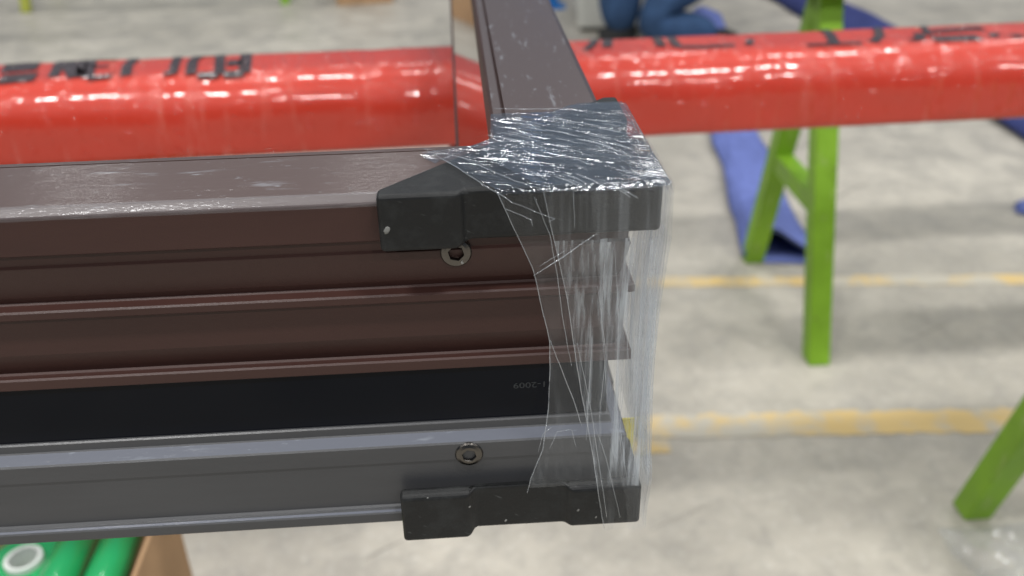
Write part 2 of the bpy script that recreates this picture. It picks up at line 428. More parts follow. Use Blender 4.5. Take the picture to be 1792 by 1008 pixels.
# screws
def screw(px, py, yy, mark):
    c = at(px, py, 1, yy); c.z -= ZO
    def ring_mesh(name, prof, n=40, nfun=None):
        v, f = [], []
        for r, d in prof:
            for k in range(n):
                a = 2*math.pi*k/n; rr = r(a) if callable(r) else r
                v.append((c.x + rr*math.cos(a), yy - d, c.z + rr*math.sin(a)))
        for i in range(len(prof)-1):
            for k in range(n): f.append((i*n+k, i*n+(k+1) % n, (i+1)*n+(k+1) % n, (i+1)*n+k))
        f.append(tuple(range((len(prof)-1)*n, len(prof)*n)))
        return pydata(name, v, f)
    hexr = lambda a: .00205/math.cos(((a + .25) % (math.pi/3)) - math.pi/6)
    R0 = .00455
    s = obj('screw', ring_mesh('screw', [(R0+.0002, -.001), (R0+.0002, .0002), (R0-.0002, .0007), (R0*.72, .0011), (lambda a: hexr(a)*1.08, .0012), (hexr, .0010), (hexr, -.0016)]), M['steel'], frame, False)
    h = obj('socket', ring_mesh('socket', [(lambda a: hexr(a)*.985, -.0002), (lambda a: hexr(a)*.9, -.0013), (.0008, -.00155)]), M['socket'], s)
    if mark:
        t6 = obj('stamped_number', text_mesh('stamped_number', '6', .0017), M['pale_ink'], s)
        t6.matrix_local = Matrix.Translation((c.x+.0017, yy-.00135, c.z-.0029)) @ Matrix.Rotation(math.radians(90), 4, 'X')
    tag(s, 'steel countersunk hex socket screw')
screw(798, 441, .0018, True)
screw(821, 794, .0001, False)
# yellow tape tab behind the corner
yt0, yt1 = at(1096, 800, 1, .03), at(1111, 732, 1, .03)
ytab = obj('tape_tab', box_bm(0.0003, yt1.x, .030, .0306, yt0.z-ZO, yt1.z-ZO), M['yellow'], frame); tag(ytab, 'small yellow tape tab')

# ------------------------------------------------------------------ corner protectors
def protector(name, label, flip, dx, zt, zm, zb, bump, mid, inner, L, label_g):
    """L-shaped moulded corner: triangular plate, skirt with thicker pads at both ends and at the corner"""
    r = .0016
    half = [(-L, bump, zb[0]), (-.0525, bump, zb[0]), (-.0505, mid, zb[1]), (-.0200, mid, zb[1]), (-.0178, bump, zb[2])]
    pts = [(x, -o, z) for x, o, z in half]
    pts.append((bump, -bump, zb[2]))
    pts += [(o, -x, z) for x, o, z in reversed(half)]
    inn = []
    for (x, y, z) in pts:
        if y <= -x + 1e-9 and x < inner: inn.append((x, -inner))
        elif x >= inner and -y >= inner: inn.append((inner, -inner))
        else: inn.append((inner, y))
    K = len(pts); b = bmesh.new()
    V = lambda x, y, z: b.verts.new((x + dx, y, z))
    ot = [V(x, y, zt) for x, y, z in pts]; ob = [V(x, y, z) for x, y, z in pts]
    im, ib, last = [], [], None
    for (x, y), (_, _, z) in zip(inn, pts):
        if last is not None and abs(last[0]-x) < 1e-7 and abs(last[1]-y) < 1e-7: im.append(im[-1]); ib.append(ib[-1])
        else: im.append(V(x, y, zm)); ib.append(V(x, y, z))
        last = (x, y)
    h0t, h1t = V(-L, -.0004, zt), V(.0004, L, zt)
    h0m, h1m = V(-L, -.0004, zm), V(.0004, L, zm)
    def face(vs):
        u = []
        for q in vs:
            if q not in u: u.append(q)
        if len(u) > 2:
            try: b.faces.new(u)
            except ValueError: pass
    face(ot + [h1t, h0t])
    uim = []
    for q in im:
        if q not in uim: uim.append(q)
    face([h0m, h1m] + uim[::-1])
    face([h0t, h1t, h1m, h0m])
    for i in range(K-1):
        face([ot[i], ob[i], ob[i+1], ot[i+1]]); face([ob[i], ib[i], ib[i+1], ob[i+1]]); face([ib[i], im[i], im[i+1], ib[i+1]])
    face([ot[0], h0t, h0m, im[0], ib[0], ob[0]]); face([ot[-1], ob[-1], ib[-1], im[-1], h1m, h1t])
    o = obj(name, b, M['cap']); o.location = (0, 0, ZO)
    bevel(o, .0014, 4, 20).modifiers[0].use_clamp_overlap = False
    for p in o.data.polygons: p.use_smooth = False
    tag(o, label, 'corner protector', label_g)
    return o
G = 'black corner protectors on the frame'
cap_top = protector('corner_protector', 'black plastic corner protector clipped over the brown top of the window frame', False, 0, .0036, .0012, (-.0142, -.0126, -.0112), .0056, .0030, .0004, .0757, G)
cap_bot = protector('corner_protector', 'black plastic corner protector clipped under the grey bottom of the window frame', True, -.0016, -.1240, -.1208, (-.1048, -.1050, -.1052), .0066, .0042, .0027, .0757, G)
# slight steps on the lower pads: the end pad hangs lower
for vtx in cap_bot.data.vertices:
    if vtx.co.z < -.122 and vtx.co.x < -.053: vtx.co.z = -.1262
    if vtx.co.z > -.106 and vtx.co.y < -.005 and (vtx.co.x < -.05 or vtx.co.x > -.025): vtx.co.z -= .0018
# pale scuffs on the protectors, beads of water by the lower one
def chip(cap, px, py, y, r, mat, nm, lab):
    c = at(px, py, 1, y); b = bmesh.new()
    bmesh.ops.create_icosphere(b, subdivisions=2, radius=r, matrix=Matrix.Translation((c.x, y, c.z-ZO)) @ Matrix.Rotation(.5, 4, 'Y') @ Matrix.Diagonal((.75, .22, 1.25, 1)))
    for q_ in b.verts: q_.co += Vector((1, 0, 1))*noise.noise(q_.co*2500)*r*.35
    tag(obj(nm, b, mat, cap, True), lab)
for cap, px, py, y, r in ((cap_top, 677, 403, -.0056, .0011), (cap_bot, 885, 911, -.0042, .0005), (cap_bot, 748, 873, -.0062, .0006), (cap_bot, 1043, 905, -.0066, .0004), (cap_bot, 1012, 893, -.0066, .0005), (cap_bot, 822, 887, -.0066, .0004)):
    chip(cap, px, py, y, r, M['scuff'], 'scuff', 'small pale scuff')
# ------------------------------------------------------------------ stretch foil round the corner
film = empty('stretch_film', (0, 0, ZO))
tag(film, 'clear crinkled stretch film wrapped around the corner of the window frame', 'stretch film')
def in_cap(x, y): return (y - x) < .0757
def sstep(a, b, x):
    t = max(0, min(1, (x-a)/(b-a))); return t*t*(3-2*t)
TOPL = [(-.0064, -.0421), (.0293, -.0640), (.0330, -.0600), (.0372, -.0440), (.0420, -.0415), (.0665, -.0402)]
FRL = [(-.1060, -.0345), (-.1000, -.0330), (-.0890, -.0290), (-.0737, -.0271), (-.0600, -.0265), (-.0475, -.0267), (-.0350, -.0292), (-.0213, -.0318), (-.0100, -.0362), (.004, -.0418)]
def film_layer(name, yfront, ztop, xr, left_top, left_front, y_back, z_bot, mats, seed, amp=.00035, side_depth=.05, tuck=None, NU=150, with_top=True):
    """rows: along the top from the back to the front edge, round it, then down the front; columns: from the free edge round the right-hand corner"""
    rows = []
    NT_ = 150
    for i in range(NT_+1 if with_top else 0): rows.append(('t', lerp(y_back, yfront+.0016, i/NT_)))
    for i in range(1, 6 if with_top else 0): rows.append(('a', i/6))
    NF = 110
    for i in range(NF+1): rows.append(('f', lerp(ztop-.0016, z_bot, i/NF)))
    v, f, mi = [], [], []
    for kind, p in rows:
        if kind == 't': xl, Y0, Z0 = interp(left_top, p), p, ztop
        elif kind == 'a':
            a = p*math.pi/2; Y0 = yfront + .0016 - .0016*math.sin(a); Z0 = ztop - .0016 + .0016*math.cos(a); xl = interp(left_top, yfront)
        else: xl, Y0, Z0 = interp(left_front, p), yfront, p
        waist = 0.0
        if kind == 'f': waist = .0022*math.sin(math.pi*max(0, min(1, (-.012 - p)/.095)))
        X1 = xr - waist - (.0012 if kind == 'f' and p < -.10 else 0)*sstep(-.10, -.12, p)
        for j in range(NU+1):
            u = j/NU
            if kind == 't':
                x = lerp(xl, X1 + .0006, u); y = Y0; z = Z0
                if not in_cap(x, y): z = lerp(ztop, .0018, sstep(0, .006, (y-x-.0757)))
                if x < -.041 and y > .038: z -= min(.012, (-.041-x)*1.5)
                if u > .97: z -= (u-.97)/.03*.004
                nn = Vector((0, 0, 1))
                sl = .25 + .35*sstep(.06, .0, y); q = Vector((x*45 - y*30 + seed, (y + x*sl)*230, seed))
            else:
                # front then round the corner and back along the side
                run = (X1 - .0015 - xl); arc = .0015*math.pi/2; tot = run + arc + side_depth
                s = u*tot if kind == 'f' else u*(run+arc)
                if s < run: x, y, nn = xl + s, Y0, Vector((0, -1, 0))
                elif s < run+arc:
                    a = (s-run)/.0015; x = X1 - .0015 + .0015*math.sin(a); y = Y0 + .0015 - .0015*math.cos(a); nn = Vector((math.sin(a), -math.cos(a), 0))
                else: x, y, nn = X1, Y0 + .0015 + (s-run-arc), Vector((1, 0, 0))
                z = Z0
                if kind == 'f' and s < run:
                    # the foil hangs a little inwards between the two protectors, more towards its free edge
                    sag = math.sin(math.pi*max(0, min(1, (-.012-p)/.093)))
                    y += sag*(.0014 + .0022*sstep(0, 1, 1-s/max(run, 1e-5)))
                    if tuck and p < tuck[0] and x < tuck[1]: y += .0060*sstep(0, .046, tuck[0]-p)
                q = Vector(((x+y)*330 + .5*math.sin(z*40)*(1 if seed > 3 else 2), z*18, seed)) if x > -.018 else Vector(((x*.93+z*.22)*420, (z*.97)*40, seed))
            am = amp*(.42 if kind == 't' else 1.0 if kind != 'f' or x > -.016 else .35)*(noise.noise(q) + .6*noise.noise(q*2.3 + Vector((7, 3, 1))))
            if kind == 'a': am *= .5
            v.append((x + nn.x*am, y + nn.y*am, z + nn.z*am))
    W = NU+1
    for i in range(len(rows)-1):
        k2 = rows[i+1][0]
        for j in range(NU):
            f.append((i*W+j, i*W+j+1, (i+1)*W+j+1, (i+1)*W+j))
            mi.append(0 if k2 in 'ta' else 2 if (rows[i+1][1] > -.0125 or rows[i+1][1] < -.1055) else 1)
    me = pydata(name, v, f)
    o = obj(name, me, mats, film, True)
    for p, q in zip(me.polygons, mi): p.material_index = q
    return o
film_layer('film_layer', -.0074, .0046, .0068, TOPL, FRL, .0665, -.1042, [M['film_top'], M['film_front'], M['film_cling']], 1.3, .00034, .055)
TOP2 = [(-.0064, -.0300), (.02, -.046), (.034, -.0405), (.0640, -.0395)]
FR2 = [(-.1262, -.0078), (-.110, -.0100), (-.0900, -.0128), (-.0600, -.0178), (-.030, -.0220), (.004, -.0290)]
film_layer('film_layer', -.0081, .0052, .0076, TOP2, FR2, .0630, -.1246, [M['film_top'], M['film_side'], M['film_cling']], 5.1, .00042, .045)
TOP3 = [(-.0064, -.0180), (.02, -.030), (.034, -.0385), (.0600, -.0390)]
FR3 = [(-.1262, .0005), (-.110, -.0008), (-.0900, -.0062), (-.0600, -.0090), (-.030, -.0120), (.004, -.0160)]
film_layer('film_layer', -.0087, .0057, .0082, TOP3, FR3, .0590, -.1246, [M['film_top'], M['film_side'], M['film_cling']], 9.7, .00045, .04, with_top=False)

def fold(pts, r, wob=.00015):
    P = []
    for a, b in zip(pts, pts[1:]):
        for k in range(6): P.append(Vector(a).lerp(Vector(b), k/6))
    P.append(Vector(pts[-1]))
    P = [p + Vector((noise.noise(p*300)*wob, noise.noise(p*300+Vector((5, 1, 2)))*wob, noise.noise(p*300+Vector((2, 9, 4)))*wob)) for p in P]
    rr = [r*.75*(.55 + .45*math.sin(math.pi*(.08 + .84*i/(len(P)-1)))) for i in range(len(P))]
    return obj('fold', tube_mesh('fold', P, rr, 6), M['fold'], film, True)
def onf(px, py, y=-.0084):
    p = at(px, py, 1, y); p.z -= ZO; return p.to_tuple()
def ont(px, py, z=.0052):
    p = at(px, py, 2, z+ZO); p.z -= ZO; return p.to_tuple()
# rolled free edges of the foil and its main creases
fold([(x, -.0076 + .0030*math.sin(math.pi*max(0, min(1, (-.012-z)/.093))), z) for z, x in reversed(FRL)], .00022)
fold([(x, -.0083, max(z, -.1236)) for z, x in reversed(FR2)], .00020)
fold([ont(742, 260), ont(800, 293), ont(862, 333), ont(895, 352, .0040)], .00016)
fold([ont(742, 259), ont(810, 277), ont(900, 316), ont(960, 335)], .00016)
fold([ont(866, 190, .0022), ont(930, 191, .0024), ont(985, 190, .0028), ont(1045, 196, .0040)], .00018)
for seg, r in [(((934, 482), (985, 450), (1045, 408)), .00020), (((945, 466), (990, 438)), .00014), (((885, 366), (930, 384), (932, 396)), .00014), (((893, 352), (940, 372), (972, 383), (960, 388)), .00013),
               (((955, 470), (1010, 432)), .0001), (((1003, 333), (1006, 398)), .00012), (((935, 345), (962, 410), (975, 480), (985, 560), (1000, 640)), .00016),
               (((1010, 600), (1035, 720), (1042, 770), (1062, 905)), .00018), (((963, 596), (1000, 690), (1018, 745)), .00022), (((1036, 590), (1030, 700), (1026, 770)), .00018),
               (((1102, 415), (1096, 560), (1104, 740)), .00014), (((1142, 420), (1134, 600), (1114, 830)), .00014),
               (((1075, 420), (1083, 560), (1078, 700), (1090, 820)), .00013), (((1125, 420), (1118, 600), (1102, 800)), .00016), (((1060, 430), (1052, 560), (1062, 690)), .00014), (((1046, 500), (1060, 620), (1048, 740)), .00014), (((1040, 740), (1060, 800), (1085, 905)), .00014),
               (((942, 790), (950, 760), (965, 748)), .00013), (((962, 784), (975, 756), (1000, 752), (1008, 782)), .00013), (((1095, 640), (1085, 740), (1098, 850)), .00014)]:
    fold([onf(*p) for p in seg], r)
rr = random.Random(3)
for k in range(48):                       # short pleats of the foil on top of the protector
    px, py = rr.uniform(800, 1090), rr.uniform(205, 318)
    if py < 235 and px < 875 or (py > 285 and px < 905): continue
    if px < 790 + (330-py)*.2 : continue
    ln = rr.uniform(22, 70); sl = .12 + (py-200)/130*.42
    fold([ont(px, py, .0059), ont(px+ln*.5, py+ln*.5*sl*.8, .0061), ont(min(px+ln, 1120), py+ln*sl, .0059)], rr.uniform(.00012, .00026))

# ------------------------------------------------------------------ the red wrapped beam under the frame
ANG = math.atan(.026)
beam = empty('wrapped_beam', (0, .548, 0), ANG)
tag(beam, 'long beam wrapped in red film with black lettering, running behind the window frame', 'beam')
BW, BH, ZT = .098, .0695, ZO - .1210
def beam_section():
    pts = []
    def arc(cy, cz, r, a0, a1, n):
        for k in range(n+1):
            a = math.radians(lerp(a0, a1, k/n)); pts.append((cy + r*math.cos(a), cz + r*math.sin(a)))
    R1, R2, R3 = .036, .013, .006
    arc(R1, ZT-R1, R1, 180, 90, 8); arc(BW-R2, ZT-R2, R2, 90, 0, 6)
    arc(BW-R3, ZT-BH+R3, R3, 0, -90, 4); arc(R3, ZT-BH+R3, R3, -90, -180, 4)
    out = []
    for a, b in zip(pts, pts[1:] + pts[:1]):
        n = max(1, int(math.dist(a, b)/.008))
        for k in range(n): out.append((lerp(a[0], b[0], k/n), lerp(a[1], b[1], k/n)))
    return out
sec = beam_section(); K = len(sec); v, f = [], []
X0, X1, DX = -1.5, 1.35, .007
NX = int((X1-X0)/DX)
def crinkle(x, y, z):
    return .0017*noise.noise(Vector((x*20, y*22, z*22))) + .0007*noise.noise(Vector((x*75, y*14, z*14))) * (1 if y > .004 else .5)
for i in range(NX+1):
    x = X0 + DX*i
    for y, z in sec:
        d = Vector((y - BW/2, z - (ZT-BH/2))); d.normalize()
        c = crinkle(x, y, z) if (z > ZT-.055 and z < ZT - .0015 or (z >= ZT-.0015)) else 0
        c = min(c, .0) if z >= ZT-.0015 else c
        v.append((x, y + d.x*c, z + d.y*c))
for i in range(NX):
    for k in range(K): f.append((i*K+k, i*K+(k+1) % K, (i+1)*K+(k+1) % K, (i+1)*K+k))
f.append(tuple(range(K-1, -1, -1))); f.append(tuple(range(NX*K, NX*K+K)))
me = pydata('red_wrapping', v, f)
wrap = obj('red_wrapping', me, M['red'], beam, True)
def top_z(y):
    R1 = .036
    return ZT if y > R1 else ZT - (R1 - math.sqrt(max(0, R1*R1 - (R1-y)**2)))
inv = Matrix.Rotation(-ANG, 3, 'Z')
def on_beam(px, py):                 # a print point: where it lies on the beam's upper side, in beam coordinates
    p = at(px, py, 2, ZT)
    for _ in range(6):
        l = inv @ (p - Vector((0, .548, 0))); l.y = max(.001, min(BW-.006, l.y))
        p = at(px, py, 2, top_z(l.y))
    l = inv @ (p - Vector((0, .548, 0))); l.y = max(.002, min(BW-.008, l.y)); return l.x, l.y
def stroke(pts, wd):
    """one printed stroke: a strip of foil print lying on the wrapping"""
    L = [Vector(on_beam(*p)) for p in pts]
    P = []
    for a, b in zip(L, L[1:]):
        n = max(2, int((b-a).length/.004))
        for k in range(n): P.append(a.lerp(b, k/n))
    P.append(L[-1]); v, f = [], []
    for i, p in enumerate(P):
        d = (P[min(i+1, len(P)-1)] - P[max(0, i-1)]).normalized(); nn = Vector((-d.y, d.x))*1.2
        for s in (-1, -.33, .33, 1):
            q = p + nn*wd/2*s
            y = max(.002, min(BW-.004, q.y)); z = top_z(y)
            if y > BW-.013: z = ZT-.013 + math.sqrt(max(0, .013**2 - (y-(BW-.013))**2))
            c = crinkle(q.x, y, z); c = min(c, 0) if z >= ZT-.0015 else c
            v.append((q.x, y - (.0006 if y < .03 else 0), z + max(c, -.0004) + .0009))
        if i:
            for k in range(3): f.append((4*i-4+k, 4*i-3+k, 4*i+1+k, 4*i+k))
    return v, f
def letter(strokes):
    V, F = [], []
    for pts, wd in strokes:
        v, f = stroke(pts, wd); o = len(V); V += v; F += [tuple(i+o for i in q) for q in f]
    o = obj('printed_letter', pydata('printed_letter', V, F), M['black_print'], wrap, True)
    tag(o, 'black letter printed on the red film')
letter([(((0, 139), (64, 134)), .020), (((4, 122), (68, 117)), .022), (((12, 108), (74, 104)), .008)])
letter([(((93, 136), (104, 112), (118, 106)), .008), (((118, 106), (134, 136)), .012), (((141, 136), (146, 106)), .007)])
letter([(((154, 137), (162, 104)), .008), (((154, 138), (196, 134)), .007), (((160, 104), (204, 103)), .007), (((160, 118), (190, 117)), .005)])
letter([(((220, 134), (224, 114), (238, 102)), .008)])
letter([(((287, 129), (303, 128), (307, 112), (312, 100)), .007)])
letter([(((334, 130), (338, 108), (350, 97)), .008), (((338, 98), (380, 95)), .008), (((346, 131), (384, 129)), .009), (((384, 129), (386, 97)), .008)])
letter([(((392, 129), (428, 127)), .010), (((428, 127), (432, 94)), .009), (((398, 112), (424, 110)), .016)])
letter([(((1026, 88), (1037, 78), (1042, 70)), .007)])
letter([(((1062, 84), (1064, 70)), .008)])
letter([(((1158, 82), (1148, 64)), .008)])
letter([(((1173, 66), (1186, 82), (1232, 83), (1285, 80)), .008), (((1310, 80), (1314, 68)), .006)])
letter([(((1412, 80), (1508, 76)), .006), (((1460, 76), (1452, 60), (1440, 53)), .009)])
letter([(((1528, 75), (1540, 62), (1534, 48)), .008)])
letter([(((1594, 71), (1612, 68), (1606, 58)), .008)])
letter([(((1632, 69), (1714, 66)), .014), (((1630, 56), (1720, 50)), .010), (((1626, 62), (1612, 44)), .006)])
letter([(((1737, 66), (1742, 58)), .007), (((1772, 64), (1786, 62)), .009)])
pad = obj('underside_pad', box_bm(-.06, .118, .012, .085, ZT-BH-.012, ZT-BH-.0004), M['rubber'], beam); tag(pad, 'black pad stuck under the beam')

# ------------------------------------------------------------------ green trestles
TH, TS, TL = ZT-BH, .398, 1.20          # height, spread of the feet, length
def make_trestle(mat):
    t = empty('trestle')
    for x in (0, TL):
        for s in (-1, 1):
            a = Vector((x, s*TS/2, 0.0)); c = Vector((x, s*.006, TH-.030))
            lg = obj('leg', bar_bm(a, c, .040, .040, (1, 0, 0)), mat, t); bevel(lg, .003, 2)
            # cut the foot level with the floor
            for q in lg.data.vertices:
                if q.co.z < .05: q.co.z = 0.0
        zz = .285; yy = TS/2*(1-zz/(TH-.03)) - .018
        br = bar_bm((x, -yy, zz), (x, yy, zz), .034, .005); bar_bm((x-.014, -yy, zz-.018), (x-.014, yy, zz-.018), .005, .030, (0, 0, 1), br)
        obj('brace', br, mat, t)
    tp = obj('top_bar', box_bm(-.06, TL+.06, -.07, .07, TH-.032, TH), mat, t); bevel(tp, .003, 2)
    return t
def copy_tree(o, parent=None):
    c = o.copy(); COL.objects.link(c); c.parent = parent
    for ch in list(o.children): copy_tree(ch, c)
    return c
GT = 'green steel trestles'
tr1 = make_trestle(M['green']); tr1.location = (.580, 1.318, 0)
tag(tr1, 'green steel A-frame trestle straddling the end of the folded blue sleeve', 'trestle', GT)
tr2 = copy_tree(tr1); tr2.location = (.665, .519, 0)
tag(tr2, 'green steel trestle carrying the red beam, its splayed foot on wet concrete', 'trestle', GT)
tr3 = copy_tree(tr1); tr3.location = (-2.04, 4.29+.2, 0)
for ch in tr3.children:
    if ch.location.x == 0 and ch.data.vertices[0].co.x < .3 and ch.name.startswith('leg'):
        ch.data = ch.data.copy(); ch.data.materials[0] = M['olive']; tag(ch, 'yellowed green leg')
tag(tr3, 'green and yellowish trestle standing far back beside the brown carton', 'trestle', GT)

# ------------------------------------------------------------------ blue covers on the floor
def sleeve(name, spine, wid, hgt, mat, label, open_end=True, group=None, seed=0, cat='sleeve'):
    """a long soft flattened tube of cloth lying on the floor, its near mouth open"""
    n, v, f = 20, [], []
    P = []
    for a, b in zip(spine, spine[1:]):
        for k in range(14): P.append(Vector(a).lerp(Vector(b), k/14))
    P.append(Vector(spine[-1]))
    for lay, sh in ((0, 1.0), (1, .88)):
        for i, p in enumerate(P):
            d = (P[min(i+1, len(P)-1)] - P[max(0, i-1)]); d.z = 0; d.normalize(); s = Vector((d.y, -d.x, 0))
            t = i/(len(P)-1)
            wv = interp(wid, t)*sh; hv = interp(hgt, t)*(1 if lay == 0 else .84)
            for k in range(n):
                a = 2*math.pi*k/n; cx, cz = math.cos(a), math.sin(a)
                x = (abs(cx)**.8)*(1 if cx > 0 else -1)*.5; z = .5 + .5*(abs(cz)**.75)*(1 if cz > 0 else -1)
                x *= 1 - .80*z
                x -= .20*z
                wr = .15*noise.noise(Vector((i*.16 + seed, k*.7, seed))) + 16*0.01*noise.noise(Vector((i*.06, k*.33, seed+4)))
                q = p + s*(x*(1+wr))*wv + Vector((0, 0, max(.002 if lay == 0 else .006, z*hv*(1+wr)) + (.003 if lay else 0)))
                v.append(q)
    L = len(P)
    for lay in (0, 1):
        for i in range(L-1):
            for k in range(n):
                o = lay*L*n; f.append((o+i*n+k, o+i*n+(k+1) % n, o+(i+1)*n+(k+1) % n, o+(i+1)*n+k))
    for i in (0, L-1):
        for k in range(n): f.append((i*n+k, i*n+(k+1) % n, L*n+i*n+(k+1) % n, L*n+i*n+k))
    o = obj(name, pydata(name, v, f), mat, None, True); tag(o, label, cat, group); return o
e0 = at(1372, 462, 2, 0)
e1 = at(1290, 235, 2, 0); e2 = at(1262, 48, 2, 0)
sleeve('cloth_sleeve', [(e0.x, e0.y, 0), (lerp(e0.x, e1.x, .5), lerp(e0.y, e1.y, .5), 0), (e1.x, e1.y, 0), (lerp(e1.x, e2.x, .5), lerp(e1.y, e2.y, .5), 0), (e2.x, e2.y+.2, 0)],
       [(0, .215), (.1, .200), (.5, .195), (1, .17)], [(0, .088), (.04, .078), (.15, .055), (.3, .045), (1, .045)], M['blue'], 'long folded blue cloth sleeve with open mouth lying on floor beside trestle leg', seed=1.5)
sleeve('cloth_roll', [(1.47, 4.35, 0), (1.50, 3.6, 0), (1.58, 2.9, 0), (1.63, 2.3, 0), (1.60, 1.75, 0)], [(0, .20), (1, .20)], [(0, .10), (1, .09)], M['navy'],
       'long dark blue padded roll lying on the concrete floor', seed=6.0, cat='cloth roll')
p = at(1800, 372, 2, 0)
sleeve('cloth_scrap', [(p.x-.028, p.y+.005, 0), (p.x+.12, p.y-.03, 0), (p.x+.32, p.y-.03, 0)], [(0, .05), (.2, .10), (1, .12)], [(0, .022), (.2, .040), (1, .04)], M['blue'],
       'small pale blue cloth scrap on the bare floor', seed=9.0, cat='cloth')

# ------------------------------------------------------------------ cabinet, post, cartons
wc = empty('white_cabinet', (.4642, 3.58, 0), math.radians(-6))
tag(wc, 'off-white cabinet standing behind the red beam beside a blue post', 'cabinet')
bevel(obj('body', box_bm(0, .34, 0, .45, .012, .9), M['white'], wc), .005)
obj('plinth', box_bm(.01, .33, .012, .44, 0, .012), M['rubber'], wc)
bevel(obj('door', box_bm(.012, .328, -.012, -.001, .02, .87), M['white'], wc), .003)
obj('handle', box_bm(.29, .305, -.03, -.0125, .45, .6), M['steel'], wc)
bp = empty('blue_post', (.40, 4.05, 0)); tag(bp, 'narrow blue steel post standing behind the off-white cabinet', 'post')
bevel(obj('shaft', box_bm(-.03, .03, -.03, .03, .008, 1.6), M['blue_paint'], bp), .004)
obj('base_plate', box_bm(-.06, .06, -.06, .06, 0, .008), M['blue_paint'], bp)
def carton(name, label, loc, rz, sx, sy, sz, flaps=True):
    c = empty(name, loc, rz); tag(c, label, 'carton')
    t = .004
    for nm, bx in (('wall', (-sx/2, sx/2, -sy/2, -sy/2+t, 0, sz)), ('wall', (-sx/2, sx/2, sy/2-t, sy/2, 0, sz)),
                   ('wall', (-sx/2, -sx/2+t, -sy/2+t, sy/2-t, 0, sz)), ('wall', (sx/2-t, sx/2, -sy/2+t, sy/2-t, 0, sz)), ('base', (-sx/2+t, sx/2-t, -sy/2+t, sy/2-t, 0, t))):
        bevel(obj(nm, box_bm(*bx), M['card'], c), .001, 1)
    return c
c0 = at(640, 12, 2, 0)
fc = carton('carton', 'brown cardboard carton standing far back on the floor', (c0.x-.02, c0.y+.16, 0), math.radians(8), .26, .22, .20)
bevel(obj('lid', box_bm(-.128, .128, -.108, .108, .201, .206), M['card'], fc), .001, 1)
ZB = ZO - .5
k0 = at(297, 850, 2, ZB)
BX, BY = .36, .40
bc = carton('carton', 'open cardboard carton full of green film rolls under the window frame', (k0.x - BX/2, k0.y - BY/2, 0), 0, BX, BY, ZB)
def film_roll(x, y, z0, z1, r, label):
    e = empty('film_roll', (x, y, z0)); tag(e, label, 'film roll', 'green film rolls in the carton')
    n = 28; ri = r*.42; v, f = [], []
    prof = [(ri, 0), (r, 0), (r, z1-z0-.004), (r-.004, z1-z0), (ri, z1-z0)]
    for rad, z in prof:
        for k in range(n):
            a = 2*math.pi*k/n; v.append((rad*math.cos(a), rad*math.sin(a), z))
    for i in range(len(prof)):
        j = (i+1) % len(prof)
        for k in range(n): f.append((i*n+k, i*n+(k+1) % n, j*n+(k+1) % n, j*n+k))
    w = obj('winding', pydata('winding', v, f), M['roll'], e)
    for p in w.data.polygons: p.use_smooth = abs(p.normal.z) < .5
    v, f = [], []; prof = [(ri-.004, -.0), (ri-.0002, -.0), (ri-.0002, z1-z0+.006), (ri-.004, z1-z0+.006)]
    for rad, z in prof:
        for k in range(n):
            a = 2*math.pi*k/n; v.append((rad*math.cos(a), rad*math.sin(a), z))
    for i in range(len(prof)):
        j = (i+1) % len(prof)
        for k in range(n): f.append((i*n+k, i*n+(k+1) % n, j*n+(k+1) % n, j*n+k))
    obj('core', pydata('core', v, f), M['core'], e)
    return e
zr = ZB - .02
q = at(40, 976, 2, zr+.006)
film_roll(q.x, q.y, .005, zr, .040, 'green film roll with open pale core, standing low in the carton')
for px, rad, lab in ((118, .0185, 'pale green shiny film roll lying in the carton beside the open core'), (196, .0185, 'green film roll lying in the carton along its cardboard wall')):
    q2 = at(px, 985, 2, ZB - .028)
    e = film_roll(q2.x, q2.y, 0, .34, rad, lab)
    e.rotation_euler = (math.radians(-90), 0, 0); e.location = (q2.x, k0.y - BY + .03, ZB - .028)
q4 = at(20, 1030, 2, zr-.01)
film_roll(q4.x - .01, q4.y - .02, .005, zr-.012, .040, 'green film roll standing lowest in the carton')

